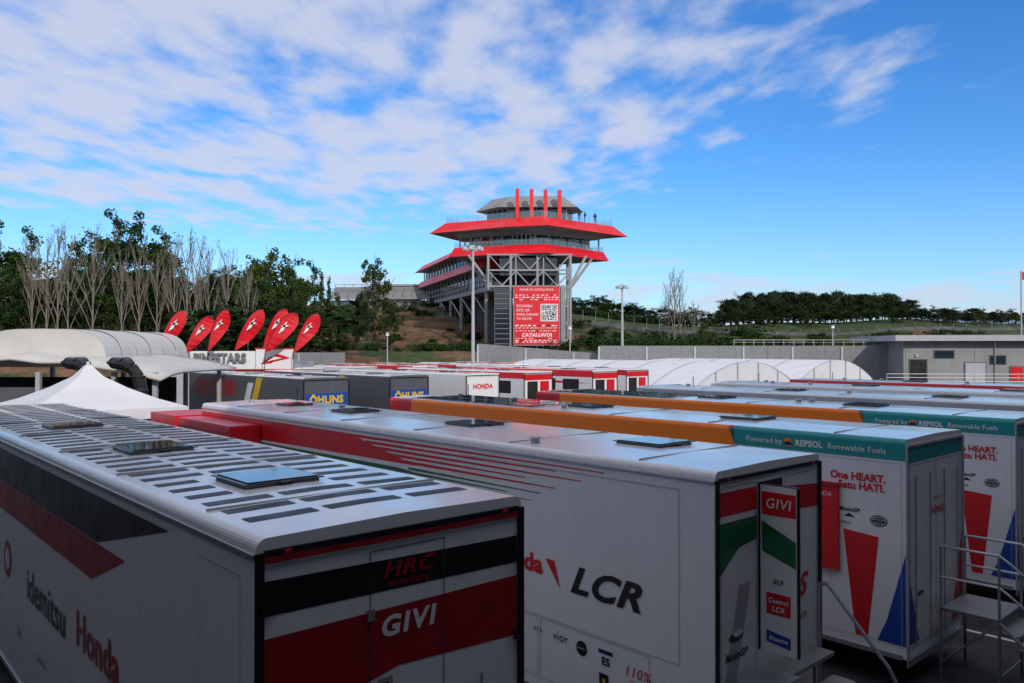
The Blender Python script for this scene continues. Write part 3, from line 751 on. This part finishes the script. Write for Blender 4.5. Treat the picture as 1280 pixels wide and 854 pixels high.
for zz in (6.5,9,11.5): mb.box(.2,8.2,116,118.2,zz,zz+.3,M_TLG)
mb.build('tower_body',E)
mb=MB()
v=Vector((-.321,.947)); nrm=Vector((.947,.321)); P0=Vector((-4.2,117))
def foot(a,b_,out,wd):
    A=P0+v*a-nrm*out; B=P0+v*b_-nrm*out; C=B+nrm*(wd+2*out); D_=A+nrm*(wd+2*out)
    return [tuple(A),tuple(D_),tuple(C),tuple(B)]
mb.prism(lift(foot(0,48,.4,10),21.0),lift(foot(2,46,-.9,10),22.3),M_TRED,M_CONC,M_TLG)
mb.prism(lift(foot(1,46,-1.4,10),18.9),lift(foot(1,46,-1.4,10),21.0),M_GLASS)
mb.prism(lift(foot(0,47,.3,10),17.6),lift(foot(1,46,-.3,10),18.9),M_TRED,M_CONC,M_TLG)
mb.prism(lift(foot(1,45,-1.8,10),14.6),lift(foot(1,45,-1.8,10),17.6),M_GLASS)
mb.prism(lift(foot(0,46,-.6,10),14.0),lift(foot(0,46,-.6,10),14.6),M_TLG)
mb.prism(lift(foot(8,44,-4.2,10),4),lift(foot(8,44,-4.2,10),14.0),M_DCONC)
for k in range(19):
    p=P0+v*(1.5+k*2.4)+nrm*.9
    mb.cyl((p.x,p.y,18.9),(p.x,p.y,21.0),.12,M_TLG,seg=5); mb.cyl((p.x,p.y,14.6),(p.x,p.y,17.6),.12,M_TLG,seg=5)
    if k%3==0:
        mb.cyl((p.x,p.y,4),(p.x,p.y,14),.3,M_TLG,seg=8)
        q=P0+v*(1.5+(k+3)*2.4)+nrm*.9
        if k<18: mb.cyl((p.x,p.y,10.5),(q.x,q.y,14),.14,M_TLG,seg=5)
for zz in (15.4,16.3):
    a=P0+v*1+nrm*.8; b_=P0+v*45+nrm*.8; mb.cyl((a.x,a.y,zz),(b_.x,b_.y,zz),.07,M_LGREY,seg=5)
mb.build('wing',E)
B=empty('banner_frame',(.33,111.6,6.0)); B.parent=E; mb=MB()
mb.box(-.15,6.45,0,.4,-.15,8.35,M_TGREY); mb.box(0,6.3,-.06,-.002,0,8.2,M_TRED)
rr=random.Random(3)
for k in range(25):
    for j in range(25):
        corner=(k<7 and j<7) or (k<7 and j>17) or (k>17 and j>17)
        if corner:
            kk=k if k<7 else k-18; jj=j if j<7 else j-18
            on=(kk in(0,6) or jj in(0,6) or (2<=kk<=4 and 2<=jj<=4))
        else: on=rr.random()<.5
        if on:
            s_=.088; x0=3.83+k*s_; z0=3.43+j*s_; mb.poly([(x0,-.075,z0),(x0+s_,-.075,z0),(x0+s_,-.075,z0+s_),(x0,-.075,z0+s_)],M_BLACK)
mb.box(3.7,6.15,-.07,-.061,3.3,5.75,M_TWHITE)
for row,(z,hh) in enumerate(((.3,.12),(.55,.12),(2.6,.18),(2.3,.1),(1.9,.1),(6.3,.1),(6.6,.14),(6.95,.1),(.85,.1))):
    x=.1
    while x<6.0:
        ln=rr.uniform(.15,.5); mb.poly([(x,-.064,z),(min(x+ln,6.2),-.064,z),(min(x+ln+.1,6.25),-.064,z+hh),(x+.1,-.064,z+hh)],M_TWHITE if rr.random()<.8 else M_BLACK); x+=ln+rr.uniform(.12,.3)
mb.build('banner',B)
for k,tx in enumerate(('ESCANEJA','ESTE QR','PARA GANAR','TU SELFIE')):
    text(B,tx,(1,0,0),(0,0,1),(.3,-.08,5.45-.6*k),.50,M_TWHITE,bold=.0,align='LEFT',sp=1)
text(B,'MADE IN CATALUNYA',(1,0,0),(0,0,1),(3.15,-.08,7.75),.45,M_TWHITE)
text(B,'CATALUNYA',(1,0,0),(0,0,1),(3.15,-.08,1.35),.7,M_TWHITE,bold=.02,shear=.3)

def person(x,y,z,face=0,lean=0.0,shirt=None,arm=.3):
    E=empty('person',(x,y,z),face)
    pts=[(0,0,.95),(0,0,1.2),(0,lean,1.42),(0,lean,1.52),(0,lean*1.2,1.68),(0,lean*1.2,1.76),
         (-.17,lean,1.40),(-.24,lean-.02,1.14),(-.2,lean-arm,1.02),(.17,lean,1.40),(.24,lean-.02,1.14),(.2,lean-arm,1.02),
         (-.1,0,.9),(-.11,-.02,.5),(-.11,.02,.08),(.1,0,.9),(.12,.02,.5),(.12,.0,.08),(-.11,-.12,.04),(.12,-.14,.04)]
    ed=[(0,1),(1,2),(2,3),(3,4),(4,5),(2,6),(6,7),(7,8),(2,9),(9,10),(10,11),(0,12),(12,13),(13,14),(0,15),(15,16),(16,17),(14,18),(17,19)]
    rad=[.15,.14,.15,.06,.1,.07,.07,.05,.035,.07,.05,.035,.1,.07,.045,.1,.07,.045,.04,.04]
    me=bpy.data.meshes.new('body'); me.from_pydata(pts,ed,[]); o=bpy.data.objects.new('body',me); COL.objects.link(o); o.parent=E
    me.materials.append(shirt or M_CLOTH)
    s_=o.modifiers.new('skin','SKIN')
    for i,r_ in enumerate(rad): me.skin_vertices[0].data[i].radius=(r_,r_)
    me.skin_vertices[0].data[0].use_root=True
    o.modifiers.new('sub','SUBSURF').levels=1
person(10.0,117.6,24.3,.4,-.05); person(10.9,118.5,24.3,1.2,-.08,M_DBLUE); person(12.6,119.9,24.3,.2)

# ---------------------------------------------------------------- trees
def leafmat(name,c0,c1):
    m=bpy.data.materials.new(name); m.use_nodes=True; t=m.node_tree; b=t.nodes['Principled BSDF']; b.inputs['Roughness'].default_value=.75
    b.inputs['Specular IOR Level'].default_value=.12
    g_=t.nodes.new('ShaderNodeNewGeometry'); n=t.nodes.new('ShaderNodeTexNoise'); n.inputs['Scale'].default_value=.45; n.inputs['Detail'].default_value=1
    t.links.new(g_.outputs['Position'],n.inputs['Vector'])
    oi=t.nodes.new('ShaderNodeObjectInfo')
    ad=t.nodes.new('ShaderNodeMath'); ad.operation='MULTIPLY_ADD'; t.links.new(oi.outputs['Random'],ad.inputs[0]); ad.inputs[1].default_value=.45; t.links.new(n.outputs['Fac'],ad.inputs[2])
    a2=t.nodes.new('ShaderNodeMath'); a2.operation='MULTIPLY_ADD'; t.links.new(g_.outputs['Random Per Island'],a2.inputs[0]); a2.inputs[1].default_value=.3; t.links.new(ad.outputs[0],a2.inputs[2])
    mr=t.nodes.new('ShaderNodeMapRange'); mr.inputs['From Min'].default_value=.45; mr.inputs['From Max'].default_value=1.2; t.links.new(a2.outputs[0],mr.inputs['Value'])
    mx=t.nodes.new('ShaderNodeMix'); mx.data_type='RGBA'; mx.inputs['A'].default_value=(*c0,1); mx.inputs['B'].default_value=(*c1,1)
    t.links.new(mr.outputs[0],mx.inputs['Factor']); t.links.new(mx.outputs['Result'],b.inputs['Base Color'])
    return m
LM_D=leafmat('foliage_dark',(.006,.017,.004),(.022,.045,.010)); LM_G=leafmat('foliage_green',(.011,.032,.006),(.042,.075,.014))
LM_Y=leafmat('foliage_yellow_green',(.03,.055,.010),(.085,.105,.02)); LM_P=leafmat('foliage_pine',(.007,.021,.006),(.024,.047,.012))
def branch(mb,p,d,l_,r,depth,rr,ends,m,spread=.6,kids=3):
    q=Vector(p); dd=Vector(d).normalized(); nseg=3
    for k in range(nseg):
        dd=(dd+Vector((rr.uniform(-.15,.15),rr.uniform(-.15,.15),rr.uniform(-.03,.14)))).normalized()
        n_=q+dd*l_/nseg; mb.cyl(q,n_,r*(1-.25*k/nseg),m,r1=r*(1-.25*(k+1)/nseg),seg=5 if depth>1 else 3,caps=False)
        q=n_
        if depth>0 and k>0:
            for j in range(kids-1):
                sd=(dd+Vector((rr.uniform(-1,1),rr.uniform(-1,1),rr.uniform(-.1,.6)))*spread).normalized()
                branch(mb,q,sd,l_*rr.uniform(.5,.75),r*.5,depth-1,rr,ends,m,spread,kids)
    ends.append(tuple(q))
def leaves(mb,centers,rad,n,size,m,rr,flat=.75):
    mi=mb.mi(m)
    for c_ in centers:
        R=rad*rr.uniform(.6,1.25)
        for k in range(int(n*rr.uniform(.6,1.2))):
            v_=Vector((rr.gauss(0,1),rr.gauss(0,1),rr.gauss(0,1))).normalized()*R*rr.random()**.45
            p=Vector((c_[0]+v_.x,c_[1]+v_.y,c_[2]+v_.z*flat))
            a=Vector((rr.gauss(0,1),rr.gauss(0,1),rr.gauss(0,.7))).normalized(); b_=a.cross(Vector((rr.gauss(0,1),rr.gauss(0,1),rr.gauss(0,1)))).normalized()
            s_=size*rr.uniform(.6,1.3); k0=len(mb.v)
            mb.v += [tuple(p-a*s_),tuple(p+b_*s_*.6),tuple(p+a*s_),tuple(p-b_*s_*.6)]; mb.f.append((k0,k0+1,k0+2,k0+3)); mb.m.append(mi)
def mk_tree(seed,kind):
    rr=random.Random(seed); mb=MB(); ends=[]
    if kind in('round','yellow'):
        mb.cyl((0,0,-.6),(0,0,3.2),.22,M_BARK,r1=.16,seg=7)
        for k in range(6):
            a=k*1.05+rr.random(); branch(mb,(0,0,1.8+k*.35),(math.cos(a),math.sin(a),.9+.2*k),2.8+rr.random(),.10,1,rr,ends,M_BARK)
        branch(mb,(0,0,3.2),(0,0,1),4.2,.14,2,rr,ends,M_BARK)
        cs=[]
        for i in range(56):
            t_=rr.random(); zz=1.6+8.0*t_; R=3.1*math.sin(math.pi*(.16+.78*t_))**.8*rr.uniform(.3,1.08); a=rr.random()*6.28
            cs.append((R*math.cos(a),R*math.sin(a),zz))
        cs += [e_ for e_ in ends if rr.random()<.4]
        leaves(mb,cs,.85,58,.19,LM_Y if kind=='yellow' else (LM_D if seed%2 else LM_G),rr)
    elif kind=='pine':
        mb.cyl((0,0,-.6),(0,0,5.5),.26,M_BARK,r1=.14,seg=7)
        for k in range(8):
            a=k*.8; branch(mb,(0,0,3.0+k*.25),(math.cos(a),math.sin(a),.7),3.0,.09,1,rr,ends,M_BARK)
        cs=[]
        for i in range(80):
            t_=rr.random()**.8; R=3.6*math.sqrt(max(0,1-(2*t_-.75)**2/1.6))*rr.uniform(.2,1.0); a=rr.random()*6.28; zz=1.8+5.6*t_
            cs.append((R*math.cos(a),R*math.sin(a),zz))
        leaves(mb,cs,.9,52,.22,LM_P,rr,.7)
    elif kind=='cypress':
        mb.cyl((0,0,-.6),(0,0,8),.16,M_BARK,r1=.03,seg=6)
        cs=[(rr.uniform(-1,1)*.6*(1-z/10.5),rr.uniform(-1,1)*.6*(1-z/10.5),z) for z in np.linspace(.6,9.2,26)]
        leaves(mb,cs,.5,70,.15,LM_D,rr,1.3)
    elif kind=='bare':
        mb.cyl((0,0,-.6),(0,0,2.2),.17,M_PALEBARK,r1=.13,seg=6)
        for k in range(10):
            a=k*2.4+rr.random(); branch(mb,(0,0,1.6+k*.75),(math.cos(a)*.55,math.sin(a)*.55,1.1),3.2-.16*k,.065,2,rr,ends,M_PALEBARK,.38,3)
        mb.cyl((0,0,2.2),(0,.1,9.6),.13,M_PALEBARK,r1=.03,seg=6,caps=False)
        cs=[e_ for e_ in ends if rr.random()<.06]
        leaves(mb,cs,.35,9,.10,LM_Y,rr)
    elif kind=='bush':
        cs=[(rr.gauss(0,1.1),rr.gauss(0,.9),rr.uniform(.1,1.7)) for _ in range(24)]
        for k in range(5): mb.cyl((0,0,-.3),(rr.uniform(-1,1),rr.uniform(-1,1),1.3),.05,M_BARK,r1=.02,seg=4)
        leaves(mb,cs,.65,42,.18,LM_G if seed%2 else LM_D,rr,.8)
    me=bpy.data.meshes.new(kind+'_tree_mesh'); me.from_pydata(mb.v,[],mb.f)
    for m_ in mb.mats: me.materials.append(m_)
    me.polygons.foreach_set('material_index',mb.m); me.update(); return me
TM={k:[mk_tree(s_+i*13,k) for i in range(n)] for k,s_,n in (('round',11,4),('yellow',5,2),('pine',21,3),('cypress',31,1),('bare',41,3),('bush',51,3))}
NM={'round':'broadleaf_tree','yellow':'broadleaf_tree','pine':'pine_tree','cypress':'cypress_tree','bare':'bare_poplar_tree','bush':'shrub'}
rr=random.Random(99)
def plant(kind,x,y,h,wf=1.0):
    me=rr.choice(TM[kind]); o=bpy.data.objects.new(NM[kind],me); COL.objects.link(o)
    hb={'round':10.4,'yellow':10.4,'pine':7.9,'cypress':9.8,'bare':10.4,'bush':2.2}[kind]; s_=h/hb
    o.scale=(s_*wf,s_*wf,s_); o.location=(x,y,hgt(x,y)-.1); o.rotation_euler[2]=rr.uniform(0,6.28)
def plantpx(kind,px,d,ytop,wf=1.0):
    x=(px-640)*d/988; zt=EYE+(436-ytop)*d/988; plant(kind,x,d,max(1.5,zt-hgt(x,d)),wf)
for px,d,yt,k in ((-40,112,305,'round'),(5,108,306,'round'),(30,118,308,'round'),(58,101,300,'bare'),(72,101,292,'bare'),(85,101.5,298,'bare'),(98,120,306,'round'),(116,101,294,'bare'),(140,116,290,'round'),(160,112,292,'round'),(186,118,296,'round'),(205,110,308,'round'),(218,101,302,'bare'),(234,101,300,'bare'),(246,102,306,'bare'),(260,101,312,'bare'),(272,112,340,'round'),(285,102,314,'bare'),(305,116,342,'round'),(328,110,316,'yellow'),(352,112,326,'yellow'),(372,108,350,'round'),(388,114,345,'round'),(402,135,338,'cypress'),(411,137,345,'cypress'),(428,118,378,'round'),(448,120,372,'round'),(468,126,330,'yellow'),(488,120,380,'round'),
   (20,104,345,'round'),(60,104,350,'round'),(110,104,340,'round'),(150,103,342,'round'),(182,104,348,'round'),(220,105,350,'round'),(255,105,358,'round'),(290,105,356,'round'),(330,103,358,'round'),(365,102,368,'round'),(395,104,378,'round'),
   (415,104,390,'round'),(-20,102,345,'round'),(40,101,306,'bare'),(174,101,312,'bare'),(152,101,320,'bare'),(196,101,322,'bare'),(310,101,335,'bare'),(240,104,356,'round'),(40,103,354,'round'),(200,104,345,'round'),(130,104,352,'round'),(85,104,354,'round'),(310,102,370,'round'),(345,102,374,'bush')):
    plantpx(k,px,d,yt,({'round':.95,'yellow':.85,'bare':.6,'pine':1.0,'cypress':.8,'bush':1.5}[k]) if px<440 else .8)
for i in range(26):
    px=-80+i*19; plantpx(rr.choice(['round','round','pine']),px,138+rr.uniform(-6,8),340+rr.uniform(-12,14)+(20 if px>330 else 0),1.2)
for i in range(10):
    px=436+i*12+rr.uniform(-5,5); plantpx('round',px,148,382+rr.uniform(-4,5),1.5)
for i in range(60):
    px=rr.uniform(395,625); d=rr.uniform(106,150); x=(px-640)*d/988; plant('bush',x,d,rr.uniform(.6,1.6),1.3)
for px,yt in ((706,378),(716,374),(727,376),(738,373),(749,376),(758,375),(770,377),(780,379),(790,381),(801,384),(812,386),(830,384),(872,386),(890,390),(855,388),(900,392),(842,388)):
    plantpx('round',px,172+rr.uniform(-6,6),yt,2.0)
plantpx('bare',843,124,343,.7); plantpx('bare',836,126,356,.65); plantpx('bare',850,125,350,.6); plantpx('bare',868,128,380,.8); plantpx('yellow',880,120,404,1)
for i in range(28):
    px=913+i*7.9; plantpx('pine',px,166+rr.uniform(-9,9),368+rr.uniform(-5,6)+(7 if i<2 or i>25 else 0),1.0)
for i in range(30): plantpx('pine' if i%2 else 'round',906+i*8,154+rr.uniform(-4,4),377+rr.uniform(-6,8),1.2)
for i in range(34): plantpx('pine' if i%2 else 'round',902+i*11+rr.uniform(-5,5),146+rr.uniform(-4,4),388+rr.uniform(-4,4),1.6)
for i in range(16): plantpx('pine' if i%2 else 'bush',700+i*13+rr.uniform(-5,5),150+rr.uniform(-4,4),397+rr.uniform(-5,4),1.7)
for i in range(26):
    px=1135+i*9; plantpx(rr.choice(['round','pine','round','yellow']),px,150+rr.uniform(-10,10),390+rr.uniform(-6,6),1.5)
for px in (1152,1163,1190,1210): plantpx('cypress',px,148,384+rr.uniform(0,5),.7)
for i in range(100):
    px=rr.uniform(700,1260); d=rr.uniform(102,134); x=(px-640)*d/988; plant('bush',x,d,rr.uniform(.7,2.0),1.5)

# distant hills
n=80; me_v=[]; me_f=[]
for i in range(n+1):
    x=-2600+5200*i/n; h_=55+25*math.sin(i*.31)+14*math.sin(i*.83+1)+8*math.sin(i*1.9)+45*ss(300,1500,x)
    me_v += [(x,2400,-5),(x,2500,h_),(x,3200,-5)]
for i in range(n):
    a=i*3; me_f += [(a,a+3,a+4,a+1),(a+1,a+4,a+5,a+2)]
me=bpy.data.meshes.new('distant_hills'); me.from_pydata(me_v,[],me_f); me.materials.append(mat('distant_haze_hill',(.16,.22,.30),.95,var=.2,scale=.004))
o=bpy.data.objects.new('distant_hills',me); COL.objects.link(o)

# scaffold-backed grandstand on the hill
E=empty('grandstand',(-36,156,hgt(-36,156)-.6)); mb=MB()
for i in range(12):
    for j in range(3):
        x=i*1.8; y=j*2.5; top=2.6+j*1.0
        mb.cyl((x,y,-1),(x,y,top+1),.06,M_STEEL,seg=4)
        if i<11:
            for z in (1.4,top,top+.9): mb.cyl((x,y,z),(x+1.8,y,z),.05,M_STEEL,seg=4)
            mb.cyl((x,y,0),(x+1.8,y,top),.05,M_STEEL,seg=4)
for j in range(7): mb.box(0,19.8,j*.85-.3,j*.85+.25,2.2+j*.4,2.6+j*.4,M_TGREY)
mb.box(-.5,20.3,.8,5.4,-1,2.0,M_TGREY); mb.box(8,17,5.6,8.5,-1,5.2,M_MGREY); mb.box(7.8,17.2,5.4,8.7,5.2,5.5,M_LGREY)
for k in range(6): mb.box(8.5+k*1.4,9.5+k*1.4,5.52,5.598,3.6,4.7,M_GLASS)
mb.build('stand_and_frame',E)
sc.view_settings.view_transform='Standard'; sc.view_settings.look='None'; sc.view_settings.exposure=0
